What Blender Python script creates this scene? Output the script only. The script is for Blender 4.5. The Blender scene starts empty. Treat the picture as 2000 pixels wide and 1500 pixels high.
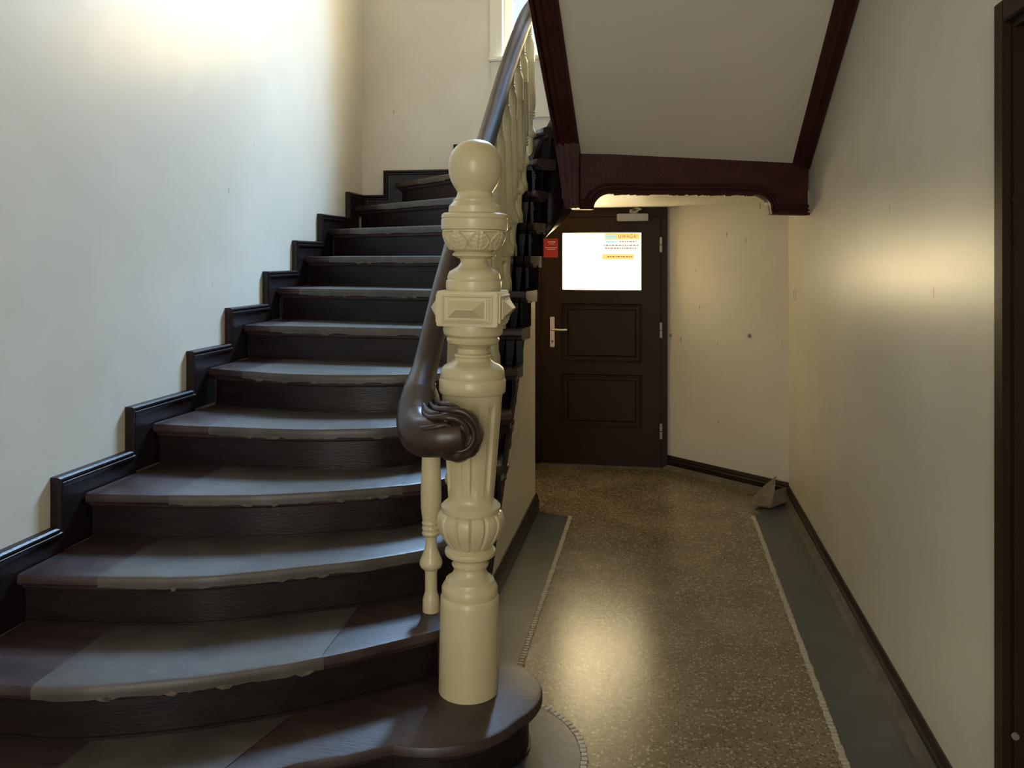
import bpy, bmesh, math, random
from mathutils import Vector
random.seed(7)
PI = math.pi
SC = bpy.context.scene
COL = SC.collection

# ------------------------------------------------------------------ camera
F = 1650.0; CX = 1000.0; HY = 505.0; CAMH = 1.607
T = 284.0 / F
TH = math.atan(T); CT = math.cos(TH); ST = math.sin(TH)
cam = bpy.data.cameras.new('camera'); camo = bpy.data.objects.new('camera', cam); COL.objects.link(camo)
camo.location = (0, 0, CAMH); camo.rotation_euler = (PI / 2, 0, TH)
cam.sensor_fit = 'HORIZONTAL'; cam.sensor_width = 36; cam.lens = 36 * F / 2000
cam.shift_x = 0; cam.shift_y = (HY - 750) / 2000
cam.clip_start = 0.02
SC.camera = camo

# ------------------------------------------------------------------ light
SC.view_settings.view_transform = 'Standard'
SC.view_settings.look = 'None'
SC.view_settings.gamma = 1
SC.view_settings.use_curve_mapping = False
SC.view_settings.exposure = 0.12
w = bpy.data.worlds.new('sky'); SC.world = w; w.use_nodes = True
bg = w.node_tree.nodes['Background']; bg.inputs[0].default_value = (0.62, 0.75, 1.0, 1); bg.inputs[1].default_value = 1.5

def area(name, loc, target, sx, sy, power, col, spread=PI):
    l = bpy.data.lights.new(name, 'AREA'); l.shape = 'RECTANGLE'; l.size = sx; l.size_y = sy
    l.energy = power; l.color = col; l.spread = spread
    o = bpy.data.objects.new(name, l); COL.objects.link(o); o.location = loc
    o.rotation_euler = (Vector(target) - Vector(loc)).to_track_quat('-Z', 'Y').to_euler()
    return o
# daylight of the court behind the stair window: sky from above, sunlit facade straight on
area('court_sky_daylight', (-0.25, 7.0, 5.5), (-1.3, 3.9, 1.6), 2.4, 1.8, 3250, (0.27, 0.57, 1.0))
area('court_facade_daylight', (-0.52, 6.118, 4.0), (-0.60, 4.5, 4.02), 1.1, 1.8, 140, (1.0, 0.70, 0.27))
# daylight of the street door behind the photographer
area('street_door_daylight', (-0.35, -2.85, 1.9), (-0.6, 4.0, 1.0), 1.3, 2.6, 68, (1.0, 0.91, 0.74))

# ------------------------------------------------------------------ pixel helpers (2000x1500 frame)
def hall(x, y, Yc):
    u = (x - CX) / F
    return Vector(((u - T) * CT * Yc, (1 + u * T) * CT * Yc, CAMH - (y - HY) / F * Yc))
def on_z(x, y, z): return hall(x, y, (CAMH - z) * F / (y - HY))
def on_x(x, y, X): return hall(x, y, X * F / (CT * (x - 1284.0)))
def on_y(x, y, Y): return hall(x, y, Y / (CT * (1 + (x - CX) / F * T)))

# ------------------------------------------------------------------ materials
def mat(name, col, rough=0.5, col2=None, scale=6.0, detail=4.0, bump=0.0, bscale=40.0, spec=0.5, metal=0.0, coat=0.0, lo=0.4, hi=0.65, stretch=(1, 1, 1)):
    m = bpy.data.materials.new(name); m.use_nodes = True
    nt = m.node_tree; b = nt.nodes['Principled BSDF']
    b.inputs['Roughness'].default_value = rough; b.inputs['Metallic'].default_value = metal
    b.inputs['Specular IOR Level'].default_value = spec; b.inputs['Coat Weight'].default_value = coat
    b.inputs['Coat Roughness'].default_value = 0.25
    b.inputs['Base Color'].default_value = (*col, 1)
    tc = nt.nodes.new('ShaderNodeTexCoord'); mp = nt.nodes.new('ShaderNodeMapping'); mp.inputs['Scale'].default_value = stretch
    geo = nt.nodes.new('ShaderNodeNewGeometry')
    nt.links.new(geo.outputs['Position'], mp.inputs[0])
    if col2:
        n = nt.nodes.new('ShaderNodeTexNoise'); n.inputs['Scale'].default_value = scale; n.inputs['Detail'].default_value = detail
        r = nt.nodes.new('ShaderNodeValToRGB')
        r.color_ramp.elements[0].position = lo; r.color_ramp.elements[0].color = (*col, 1)
        r.color_ramp.elements[1].position = hi; r.color_ramp.elements[1].color = (*col2, 1)
        nt.links.new(mp.outputs[0], n.inputs['Vector']); nt.links.new(n.outputs[0], r.inputs[0]); nt.links.new(r.outputs[0], b.inputs['Base Color'])
    if bump:
        n2 = nt.nodes.new('ShaderNodeTexNoise'); n2.inputs['Scale'].default_value = bscale; n2.inputs['Detail'].default_value = 3
        bp = nt.nodes.new('ShaderNodeBump'); bp.inputs['Strength'].default_value = bump; bp.inputs['Distance'].default_value = 0.01
        nt.links.new(mp.outputs[0], n2.inputs['Vector']); nt.links.new(n2.outputs[0], bp.inputs['Height']); nt.links.new(bp.outputs[0], b.inputs['Normal'])
    return m

def wall_mat(name, rough):
    m = mat(name, (0.64, 0.60, 0.50), rough, (0.70, 0.66, 0.56), 1.6, 5, 0.10, 9)
    nt = m.node_tree; b = nt.nodes['Principled BSDF']
    src = b.inputs['Base Color'].links[0].from_socket
    geo = [n for n in nt.nodes if n.type == 'NEW_GEOMETRY'][0]
    # scuffs: sparse slanted scratches and spots
    mp = nt.nodes.new('ShaderNodeMapping'); mp.inputs['Scale'].default_value = (5, 5, 1.6); mp.inputs['Rotation'].default_value = (0.35, 0.2, 0.3)
    nt.links.new(geo.outputs['Position'], mp.inputs[0])
    v = nt.nodes.new('ShaderNodeTexVoronoi'); v.inputs['Scale'].default_value = 1.5; v.inputs['Randomness'].default_value = 1
    nt.links.new(mp.outputs[0], v.inputs['Vector'])
    r = nt.nodes.new('ShaderNodeValToRGB')
    r.color_ramp.elements[0].position = 0.035; r.color_ramp.elements[0].color = (0.75, 0.75, 0.75, 1)
    r.color_ramp.elements[1].position = 0.06; r.color_ramp.elements[1].color = (0, 0, 0, 1)
    nt.links.new(v.outputs['Distance'], r.inputs[0])
    mx = nt.nodes.new('ShaderNodeMix'); mx.data_type = 'RGBA'
    nt.links.new(r.outputs[0], mx.inputs[0]); nt.links.new(src, mx.inputs[6]); mx.inputs[7].default_value = (0.30, 0.27, 0.21, 1)
    nt.links.new(mx.outputs[2], b.inputs['Base Color'])
    return m

M = {}
M['wall'] = wall_mat('cream_gloss_paint', 0.34)
M['wallm'] = wall_mat('cream_wall_paint', 0.5)
M['soffit'] = mat('soffit_plaster', (0.70, 0.64, 0.53), 0.6, (0.74, 0.68, 0.57), 1.2, 4, 0.05, 12)
M['wood'] = mat('dark_brown_wood', (0.011, 0.0065, 0.0065), 0.36, (0.019, 0.0105, 0.010), 5, 6, 0.12, 30, spec=0.3, stretch=(1, 3, 6))
M['tread'] = mat('worn_dark_tread', (0.032, 0.019, 0.018), 0.42, (0.056, 0.034, 0.030), 4, 8, 0.12, 26, stretch=(1, 4, 1))
M['lino'] = mat('worn_linoleum', (0.060, 0.052, 0.044), 0.42, (0.088, 0.078, 0.066), 7, 8, 0.15, 22)
M['trim'] = mat('oxblood_paint', (0.040, 0.0095, 0.0085), 0.45, (0.052, 0.013, 0.011), 8, 4, 0.25, 60, spec=0.25)
M['door'] = mat('dark_brown_door_paint', (0.027, 0.0130, 0.0065), 0.45, (0.033, 0.0165, 0.0085), 3, 4, 0.05, 30, spec=0.14)
M['cream'] = mat('cream_gloss_wood', (0.60, 0.515, 0.30), 0.34, (0.64, 0.555, 0.335), 5, 4, 0.05, 30, coat=0.2)
M['rail'] = mat('brown_varnished_rail', (0.036, 0.020, 0.013), 0.34, (0.050, 0.028, 0.019), 9, 5, 0.05, 40, coat=0.12, spec=0.4)
M['strip'] = mat('dark_grey_terrazzo_band_blue_lit', (0.040, 0.047, 0.056), 0.30, (0.060, 0.068, 0.076), 6, 6, 0.05, 40)  # dark grey; its bluish tint paints in blue daylight falling on the left band
M['tess'] = mat('pale_tessera', (0.42, 0.385, 0.30), 0.4, (0.5, 0.46, 0.37), 40)
M['metal'] = mat('satin_nickel', (0.62, 0.56, 0.50), 0.35, metal=0.8)
M['grey'] = mat('grey_closer_metal', (0.33, 0.31, 0.28), 0.45, metal=0.3)
M['black'] = mat('black_hole', (0.004, 0.004, 0.004), 0.6)
M['red'] = mat('red_sticker', (0.42, 0.012, 0.010), 0.4)
M['white'] = mat('white_print', (0.85, 0.83, 0.78), 0.5)
M['frame_white'] = mat('white_window_paint', (0.74, 0.70, 0.58), 0.4)
M['switch'] = mat('ivory_plastic', (0.75, 0.70, 0.58), 0.35)
M['card'] = mat('dirty_cardboard', (0.15, 0.115, 0.078), 0.8, (0.21, 0.165, 0.115), 14, 5, 0.3, 40)
M['chip'] = mat('bare_chipped_edge', (0.075, 0.062, 0.048), 0.8, (0.13, 0.105, 0.08), 30)
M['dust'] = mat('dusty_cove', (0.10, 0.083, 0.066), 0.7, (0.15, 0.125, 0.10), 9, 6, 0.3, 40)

def emis(name, col, s):
    m = bpy.data.materials.new(name); m.use_nodes = True
    b = m.node_tree.nodes['Principled BSDF']; b.inputs['Base Color'].default_value = (*[c * 0.6 for c in col], 1)
    b.inputs['Emission Color'].default_value = (*col, 1); b.inputs['Emission Strength'].default_value = s
    b.inputs['Roughness'].default_value = 0.3
    return m
M['glow'] = emis('frosted_pane_lit_from_court', (1.0, 0.80, 0.44), 17.0)
M['paper_w'] = emis('backlit_paper', (1.0, 0.93, 0.80), 0.95)
M['paper_y'] = emis('backlit_yellow_print', (1.0, 0.66, 0.16), 0.85)
M['paper_b'] = emis('backlit_blue_print', (0.45, 0.78, 0.85), 0.75)
M['ink'] = emis('backlit_ink', (0.45, 0.16, 0.05), 0.28)
def pane_mat():
    m = bpy.data.materials.new('clear_glass'); m.use_nodes = True; nt = m.node_tree
    for n in list(nt.nodes):
        if n.type != 'OUTPUT_MATERIAL': nt.nodes.remove(n)
    out = nt.nodes['Material Output']
    t = nt.nodes.new('ShaderNodeBsdfTransparent'); t.inputs[0].default_value = (0.95, 0.96, 0.95, 1); g = nt.nodes.new('ShaderNodeBsdfGlossy'); g.inputs['Roughness'].default_value = 0.05
    mx = nt.nodes.new('ShaderNodeMixShader'); mx.inputs[0].default_value = 0.07
    nt.links.new(t.outputs[0], mx.inputs[1]); nt.links.new(g.outputs[0], mx.inputs[2]); nt.links.new(mx.outputs[0], out.inputs[0])
    return m
M['glass'] = pane_mat()
def terrazzo():
    m = mat('brown_terrazzo', (0.155, 0.122, 0.066), 0.25, (0.22, 0.18, 0.108), 3, 6, 0.05, 60)
    nt = m.node_tree; b = nt.nodes['Principled BSDF']; src = b.inputs['Base Color'].links[0].from_socket
    geo = [n for n in nt.nodes if n.type == 'NEW_GEOMETRY'][0]
    def vor(scale, a, bb, col, src, fac):
        v = nt.nodes.new('ShaderNodeTexVoronoi'); v.inputs['Scale'].default_value = scale
        nt.links.new(geo.outputs['Position'], v.inputs['Vector'])
        r = nt.nodes.new('ShaderNodeValToRGB'); r.color_ramp.elements[0].position = a; r.color_ramp.elements[1].position = bb
        r.color_ramp.elements[0].color = (fac, fac, fac, 1); r.color_ramp.elements[1].color = (0, 0, 0, 1)
        nt.links.new(v.outputs['Distance'], r.inputs[0])
        # keep only some of the cells
        s = nt.nodes.new('ShaderNodeSeparateColor'); nt.links.new(v.outputs['Color'], s.inputs[0])
        g = nt.nodes.new('ShaderNodeMath'); g.operation = 'GREATER_THAN'; g.inputs[1].default_value = 0.55; nt.links.new(s.outputs[0], g.inputs[0])
        mu = nt.nodes.new('ShaderNodeMath'); mu.operation = 'MULTIPLY'; nt.links.new(r.outputs[0], mu.inputs[0]); nt.links.new(g.outputs[0], mu.inputs[1])
        mx = nt.nodes.new('ShaderNodeMix'); mx.data_type = 'RGBA'; nt.links.new(mu.outputs[0], mx.inputs[0]); nt.links.new(src, mx.inputs[6]); mx.inputs[7].default_value = (*col, 1)
        return mx.outputs[2]
    s = vor(75, 0.3, 0.5, (0.42, 0.37, 0.26), src, 0.85)
    s = vor(95, 0.3, 0.5, (0.05, 0.04, 0.028), s, 0.85)
    s = vor(17, 0.07, 0.12, (0.035, 0.028, 0.022), s, 0.9)
    nt.links.new(s, b.inputs['Base Color'])
    return m
M['floor'] = terrazzo()

# ------------------------------------------------------------------ mesh helpers
def link(name, me, m, parent=None, smooth=False, **kw):
    if m is not None and not me.materials: me.materials.append(M[m])
    if smooth:
        for p in me.polygons: p.use_smooth = True
    o = bpy.data.objects.new(name, me); COL.objects.link(o)
    if parent: o.parent = parent
    for k, v in kw.items(): o[k] = v
    return o
def from_bm(bm, smooth=False, angle=None):
    bmesh.ops.recalc_face_normals(bm, faces=bm.faces)
    me = bpy.data.meshes.new('m'); bm.to_mesh(me); bm.free()
    if angle is not None:
        for p in me.polygons: p.use_smooth = True
        me.set_sharp_from_angle(angle=angle)
    return me
def root(name, loc=(0, 0, 0), **kw):
    o = bpy.data.objects.new(name, None); COL.objects.link(o); o.location = loc; o.empty_display_size = 0.1
    for k, v in kw.items(): o[k] = v
    return o
def box_bm(bm, a, b):
    r = bmesh.ops.create_cube(bm, size=1)
    for v in r['verts']:
        v.co = Vector([(a[i] + b[i]) / 2 + v.co[i] * (b[i] - a[i]) for i in range(3)])
    return r['verts']
def boxes(name, lst, m, parent=None, bev=0.0, **kw):
    bm = bmesh.new()
    for a, b in lst: box_bm(bm, a, b)
    if bev: bmesh.ops.bevel(bm, geom=bm.edges[:], offset=bev, segments=2, affect='EDGES')
    return link(name, from_bm(bm), m, parent, **kw)
def prism_bm(bm, pts, vec):
    vec = Vector(vec); A = [bm.verts.new(p) for p in pts]; B = [bm.verts.new(Vector(p) + vec) for p in pts]
    n = len(pts)
    bm.faces.new(A); bm.faces.new(B[::-1])
    for i in range(n): bm.faces.new((A[i], A[(i + 1) % n], B[(i + 1) % n], B[i]))
    bm.normal_update()
def prism(name, pts, vec, m, parent=None, bev=0, **kw):
    bm = bmesh.new(); prism_bm(bm, [Vector(p) for p in pts], vec)
    if bev: bmesh.ops.bevel(bm, geom=bm.edges[:], offset=bev, segments=2, affect='EDGES')
    bmesh.ops.triangulate(bm, faces=[f for f in bm.faces if len(f.verts) > 4])
    return link(name, from_bm(bm), m, parent, **kw)
def grid_bm(bm, rows, closed_u=False, closed_v=False, cap=True):
    V = [[bm.verts.new(p) for p in r] for r in rows]
    nr = len(V); nc = len(V[0])
    for i in range(nr if closed_v else nr - 1):
        for j in range(nc if closed_u else nc - 1):
            bm.faces.new((V[i][j], V[i][(j + 1) % nc], V[(i + 1) % nr][(j + 1) % nc], V[(i + 1) % nr][j]))
    if cap and not closed_v and closed_u:
        bm.faces.new(V[0][::-1]); bm.faces.new(V[-1])
    return V
def lathe(name, prof, m, parent=None, seg=48, fn=None, angle=0.6, **kw):
    """prof: (z, r); fn(z, r, t) -> r"""
    bm = bmesh.new(); rows = []
    for z, r in prof:
        rows.append([Vector((math.cos(a) * q, math.sin(a) * q, z)) for a, q in ((2 * PI * k / seg, fn(z, r, 2 * PI * k / seg) if fn else r) for k in range(seg))])
    grid_bm(bm, rows, closed_u=True)
    return link(name, from_bm(bm, angle=angle), m, parent, **kw)
def catmull(pts, n):
    out = []; P = [pts[0]] + list(pts) + [pts[-1]]
    for i in range(1, len(P) - 2):
        p0, p1, p2, p3 = P[i - 1], P[i], P[i + 1], P[i + 2]
        for k in range(n):
            t = k / n
            out.append(0.5 * ((2 * p1) + (p2 - p0) * t + (2 * p0 - 5 * p1 + 4 * p2 - p3) * t * t + (3 * p1 - p0 - 3 * p2 + p3) * t ** 3))
    out.append(P[-2].copy()); return out
def resample(pts, n):
    L = [0]
    for a, b in zip(pts, pts[1:]): L.append(L[-1] + (b - a).length)
    out = []; j = 0
    for k in range(n):
        d = L[-1] * k / (n - 1)
        while j < len(pts) - 2 and L[j + 1] < d: j += 1
        t = (d - L[j]) / max(1e-9, L[j + 1] - L[j]); out.append(pts[j].lerp(pts[j + 1], min(1, max(0, t))))
    return out
def sweep(name, path, rad, m, parent=None, shape=None, seg=16, up=Vector((0, 0, 1)), **kw):
    """tube along a path; shape(a) -> (side, up) multipliers; rad list or number"""
    bm = bmesh.new(); rows = []
    for i, p in enumerate(path):
        t = (path[min(i + 1, len(path) - 1)] - path[max(i - 1, 0)]).normalized()
        s = t.cross(up)
        s = s.normalized() if s.length > 1e-4 else Vector((1, 0, 0))
        n = s.cross(t).normalized(); r = rad[i] if isinstance(rad, (list, tuple)) else rad
        row = []
        for k in range(seg):
            a = 2 * PI * k / seg
            c = shape(a) if shape else (math.cos(a), math.sin(a))
            row.append(p + s * (c[0] * r) + n * (c[1] * r))
        rows.append(row)
    grid_bm(bm, rows, closed_u=True)
    return link(name, from_bm(bm, angle=0.7), m, parent, **kw)

# ------------------------------------------------------------------ the setting
WL = -2.16; WR = 0.87; PX = -0.765; YB = 6.0; YD = 6.62; YF = -3.0; ZT = 5.6
def structure(o, label=None):
    o['kind'] = 'structure'
    if label: o['label'] = label
    return o
fl = structure(boxes('floor', [((WL - .2, YF - .2, -0.1), (WR + .5, YD + .2, 0))], 'floor'), 'brown terrazzo floor with grey bands and pale tesserae')
structure(boxes('wall_left', [((WL - .2, YF, 0), (WL, YB + .7, ZT))], 'wall'), 'cream painted wall along the staircase')
# right wall with the recessed flat doorway
DY0, DY1, DZ = 1.30, 2.30, 2.21
structure(boxes('wall_right', [((WR, DY1, 0), (WR + .25, 5.93, ZT)), ((WR, DY0, DZ), (WR + .25, DY1, ZT)), ((WR, YF, 0), (WR + .25, DY0, ZT)), ((WR, 5.93, 2.0), (WR + .25, YD, ZT))], 'wall'), 'cream gloss painted wall along the passage')
# outer wall: thick above the door niche, with the stair window
WX0, WX1, WZ0, WZ1 = -1.10, 0.05, 3.06, 4.95
structure(boxes('wall_back', [((WL, YB, 2.0), (-1.12, YB + .3, 2.05)), ((WL, YB, 2.05), (WX0, YB + .3, ZT)), ((WX1, YB, 2.05), (WR, YB + .3, ZT)), ((WX0, YB, 2.05), (WX1, YB + .3, WZ0)), ((WX0, YB, WZ1), (WX1, YB + .3, ZT)), ((WL, YB, 0), (-1.35, YB + .3, 2.0))], 'wallm'), 'cream outer wall with the stair window')
DX0, DX1, DTOP = -1.0, 0.075, 2.0
structure(boxes('wall_door', [((-1.4, YD, 0), (DX0, YD + .15, 2.1)), ((DX1, YD, 0), (WR + .2, YD + .15, 2.1)), ((DX0, YD, DTOP), (DX1, YD + .15, 2.1))], 'wallm'), 'cream wall around the courtyard door')
c0 = Vector((WR, 5.92, 0)); c1 = Vector((DX1 + .0, YD - .02, 0))
structure(prism('wall_splayed', [c0, c1, Vector((DX1, YD, 0)), Vector((WR + .2, YD, 0)), Vector((WR + .2, 5.93, 0))], (0, 0, 2.0), 'wallm'), 'cream splayed wall beside the courtyard door')
# partition below the stairs
part_pts = [(2.95, 0), (5.31, 0), (5.31, 1.90), (4.62, 1.60), (4.05, 1.00), (3.45, 0.40), (2.95, 0.10)]
structure(prism('wall_partition', [Vector((PX, y, z)) for y, z in part_pts], (-0.10, 0, 0), 'wall'), 'cream triangular wall below the stair string')
structure(boxes('wall_recess', [((-1.15, 5.31, 0), (-1.08, YD, 2.0)), ((-1.15, 5.25, 0), (PX - .1, 5.31, 1.85))], 'wallm'))
structure(boxes('ceiling', [((WL - .2, YF, ZT), (WR + .5, YB + .6, ZT + .1))], 'soffit'))
structure(prism('ceiling_landing', [Vector((-1.10, 5.31, 2.0)), Vector((-.72, 5.25, 2.0)), Vector((-.42, 4.88, 2.0)), Vector((WR, 5.24, 2.0)), Vector((WR, YD, 2.0)), Vector((-1.10, YD, 2.0))], (0, 0, .08), 'wallm'), 'low cream ceiling below the stair landing')
structure(boxes('ceiling_hall', [((WL, YF, 4.0), (WR, 1.19, 4.2))], 'soffit'))
# wall behind the photographer with the street doorway
structure(boxes('wall_front', [((WL, YF - .2, 0), (-1.15, YF, ZT)), ((.4, YF - .2, 0), (WR, YF, ZT)), ((-1.15, YF - .2, 3.3), (.4, YF, ZT))], 'wallm'))

# stair window
win = root('window_1', (0, 0, 0), kind='structure', label='white stair window above the winders')
yy = YB
boxes('casing', [((WX0 - .09, yy - .025, WZ0), (WX0, yy, WZ1 + .1)), ((WX1, yy - .025, WZ0), (WX1 + .09, yy, WZ1 + .1)), ((WX0, yy - .025, WZ1), (WX1, yy, WZ1 + .1))], 'frame_white', win)
boxes('sill', [((WX0 - .10, yy - .06, WZ0 - .035), (WX1 + .10, yy + .05, WZ0))], 'frame_white', win, bev=.008)
boxes('apron', [((WX0 - .085, yy - .018, 2.62), (WX1 + .085, yy, WZ0 - .035))], 'wallm', win)
xm = (WX0 + WX1) / 2
for x0, x1 in ((WX0, xm), (xm, WX1)):
    s = boxes('sash', [((x0, yy + .05, WZ0), (x0 + .06, yy + .10, WZ1)), ((x1 - .06, yy + .05, WZ0), (x1, yy + .10, WZ1)), ((x0 + .06, yy + .05, WZ0), (x1 - .06, yy + .10, WZ0 + .08)), ((x0 + .06, yy + .05, WZ1 - .07), (x1 - .06, yy + .10, WZ1)), ((x0 + .06, yy + .05, 4.3), (x1 - .06, yy + .10, 4.35))], 'frame_white', win)
    for z0, z1 in ((WZ0 + .08, 4.3), (4.35, WZ1 - .07)):
        boxes('pane', [((x0 + .06, yy + .072, z0), (x1 - .06, yy + .078, z1))], 'glass', s)

# ------------------------------------------------------------------ floor bands, tesserae, baseboards
R_BULL = 0.245
NX, NY = -0.617, 2.735          # newel axis
bandL = -0.545; bandR = 0.60
lay = 0.004
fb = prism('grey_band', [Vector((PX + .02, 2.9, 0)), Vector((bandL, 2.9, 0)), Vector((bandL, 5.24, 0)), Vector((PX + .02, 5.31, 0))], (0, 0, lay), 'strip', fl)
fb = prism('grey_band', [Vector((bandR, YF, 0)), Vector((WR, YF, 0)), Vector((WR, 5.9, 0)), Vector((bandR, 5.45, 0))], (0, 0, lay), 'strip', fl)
RA = 0.375
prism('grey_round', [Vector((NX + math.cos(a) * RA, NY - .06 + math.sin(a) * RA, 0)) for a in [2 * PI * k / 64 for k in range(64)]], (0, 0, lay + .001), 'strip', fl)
bm = bmesh.new(); vs = box_bm(bm, (-.0125, -.0105, 0), (.0125, .0105, .006)); bmesh.ops.bevel(bm, geom=bm.edges[:], offset=.003, segments=1, affect='EDGES')
tess_me = from_bm(bm); tess_me.materials.append(M['tess'])
def tessera(x, y, a):
    o = bpy.data.objects.new('tessera', tess_me); COL.objects.link(o); o.parent = fl
    o.location = (x + random.uniform(-.0015, .0015), y, 0.0005); o.rotation_euler = (0, 0, a + random.uniform(-.12, .12)); s = random.uniform(.85, 1.15); o.scale = (s, random.uniform(.85, 1.1), 1)
y = 3.02
while y < 5.24: tessera(bandL + .012, y, 0); y += .0235
y = 2.45
while y < 5.45: tessera(bandR - .012, y, 0); y += .0235
a = -1.25
while a < 1.2:
    tessera(NX + math.cos(a) * (RA + .013), NY - .06 + math.sin(a) * (RA + .013), a); a += .0235 / (RA + .013)
def baseboard(name, p, q, h, t, nrm):
    p, q, nrm = Vector(p), Vector(q), Vector(nrm)
    prof = [(0, 0), (t, 0), (t, h * .62), (t * .7, h * .70), (t * .85, h * .78), (t * .55, h * .9), (t * .3, h), (0, h)]
    o = prism(name, [p + nrm * a + Vector((0, 0, b)) for a, b in prof], q - p, 'wood')
    return structure(o)
bb = baseboard('baseboard_partition', (PX, 2.95, 0), (PX, 5.33, 0), .115, .024, (1, 0, 0)); bb['label'] = 'dark moulded baseboard below the triangular wall'
bb = baseboard('baseboard_right', (WR, DY1 + .13, 0), (WR, 5.92, 0), .085, .02, (-1, 0, 0)); bb['label'] = 'brown baseboard along the passage wall'
sp = (c1 - c0).normalized(); sn = Vector((-sp.y, sp.x, 0)); sn = sn if sn.y < 0 else -sn
bb = baseboard('baseboard_splayed', c0 + Vector((0, 0, 0)), c1 + sp * .0, .10, .02, sn); bb['label'] = 'brown baseboard on the splayed wall'
# dusty cove at the foot of the right baseboard
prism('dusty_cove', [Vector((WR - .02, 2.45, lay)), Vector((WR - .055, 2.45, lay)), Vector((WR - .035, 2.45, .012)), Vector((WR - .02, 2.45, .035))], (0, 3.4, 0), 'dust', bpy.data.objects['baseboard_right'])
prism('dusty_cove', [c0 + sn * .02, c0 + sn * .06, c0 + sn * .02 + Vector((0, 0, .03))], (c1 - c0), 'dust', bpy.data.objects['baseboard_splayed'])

# ------------------------------------------------------------------ staircase
RS = 0.18
XR = -0.655; XLN = -2.13
stair = root('staircase', (-1.4, 3.0, 0), label='dark wooden winding staircase with worn linoleum on its treads', category='staircase')
inv = -Vector(stair.location)
def S(o):   # parent to the staircase keeping world placement
    o.parent = stair; o.matrix_parent_inverse.translation = inv; return o
def pz(n, *pts): return [on_z(x, y, RS * n) for x, y in pts]
NOSE = {}
NOSE[2] = [Vector((XLN, 2.16, 0))] + pz(2, (0, 1337), (72, 1343), (157, 1343), (270, 1335), (373, 1325), (495, 1307), (567, 1296), (675, 1274), (765, 1253), (853, 1231)) + [Vector((XR, 2.84, 0))]
NOSE[3] = pz(3, (27, 1122), (200, 1127), (320, 1128), (400, 1126), (480, 1119), (600, 1106), (710, 1094), (820, 1076)) + [Vector((XR - .08, 3.10, 0)), Vector((XR, 3.24, 0))]
NOSE[4] = pz(4, (158, 963), (307, 967), (480, 967), (600, 962), (680, 957), (816, 944)) + [Vector((XR - .1, 3.44, 0)), Vector((XR, 3.58, 0))]
NOSE[5] = pz(5, (293, 827), (400, 832), (560, 838), (667, 838), (781, 833)) + [Vector((XR - .15, 3.70, 0)), Vector((XR, 3.81, 0))]
NOSE[6] = pz(6, (388, 718), (528, 728), (640, 732), (795, 731)) + [Vector((XR, 3.97, 0))]
NOSE[7] = [Vector((XLN, 4.12, 0)), Vector((-1.6, 4.08, 0)), Vector((-1.1, 4.06, 0)), Vector((XR, 4.09, 0))]
NOSE[8] = [Vector((XLN, 4.515, 0)), Vector((-1.4, 4.34, 0)), Vector((XR, 4.22, 0))]
NOSE[9] = [Vector((XLN, 4.90, 0)), Vector((XR, 4.38, 0))]
NOSE[10] = [Vector((XLN, 5.278, 0)), Vector((XR, 4.48, 0))]
NOSE[11] = [Vector((XLN, 5.778, 0)), Vector((XR, 4.56, 0))]
NOSE[12] = [Vector((-1.90, YB - .03, 0)), Vector((XR, 4.62, 0))]
NOSE[13] = [Vector((-1.32, YB - .03, 0)), Vector((XR + .03, 4.66, 0))]
NOSE[14] = [Vector((-.72, YB - .03, 0)), Vector((XR + .08, 4.72, 0))]
# step 1: wide front curve running into the round end below the newel
n1 = [Vector((XLN, 1.42, 0)), Vector((-1.8, 1.52, 0)), Vector((-1.4, 1.84, 0))] + pz(1, (540, 1502), (660, 1478), (768, 1455))
def flat(p): return Vector((p.x, p.y, 0))
for n in NOSE: NOSE[n] = [flat(p) for p in NOSE[n]]
# left ends run up to the skirting
for n in (3, 4, 5, 6): NOSE[n][0].x = XLN
MS = 36
def curve(n):
    pts = NOSE[n]
    return resample(catmull(pts, 8) if len(pts) > 2 else pts, MS)
NC = {n: curve(n) for n in NOSE}
n1c = resample(catmull([flat(p) for p in n1], 8), 26)
a0 = math.atan2(n1c[-1].y - NY, n1c[-1].x - NX)
aa = a0 if a0 < 0 else a0 - 2 * PI
rb = (n1c[-1] - Vector((NX, NY, 0))).length
arc = []
for k in range(1, 30):
    t = k / 29; a = aa + (1.9 - aa) * t; r = rb + (R_BULL - rb) * min(1, t * 3)
    arc.append(Vector((NX + math.cos(a) * r, NY + math.sin(a) * r, 0)))
NC[1] = n1c + arc
def inward(c, ref=None):
    out = []
    for i in range(len(c)):
        t = (c[min(i + 1, len(c) - 1)] - c[max(i - 1, 0)]).normalized(); out.append(Vector((-t.y, t.x, 0)))
    return out
PROF = [(0.012, 0.0), (0.004, -0.003), (0.0, -0.011), (0.0, -0.029), (0.005, -0.037), (0.012, -0.040), (0.026, -0.041), (0.028, -0.052), (0.036, -0.060), (0.05, -0.061)]
def make_tread(n, c, rear):
    z = RS * n; nr = inward(c); bm = bmesh.new()
    rows = [[p + Vector((0, 0, z)) for p in rear]]
    for o, dz in PROF: rows.append([p + nv * o + Vector((0, 0, z + dz)) for p, nv in zip(c, nr)])
    rows.append([p + Vector((0, 0, z - .061)) for p in rear])
    V = grid_bm(bm, rows, closed_v=True, cap=False)
    for j in (0, len(c) - 1):
        try: bm.faces.new([V[i][j] for i in range(len(rows))])
        except ValueError: pass
    bm.normal_update()
    bmesh.ops.triangulate(bm, faces=[f for f in bm.faces if len(f.verts) > 4])
    return S(link('tread', from_bm(bm, angle=0.5), 'tread'))
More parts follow.
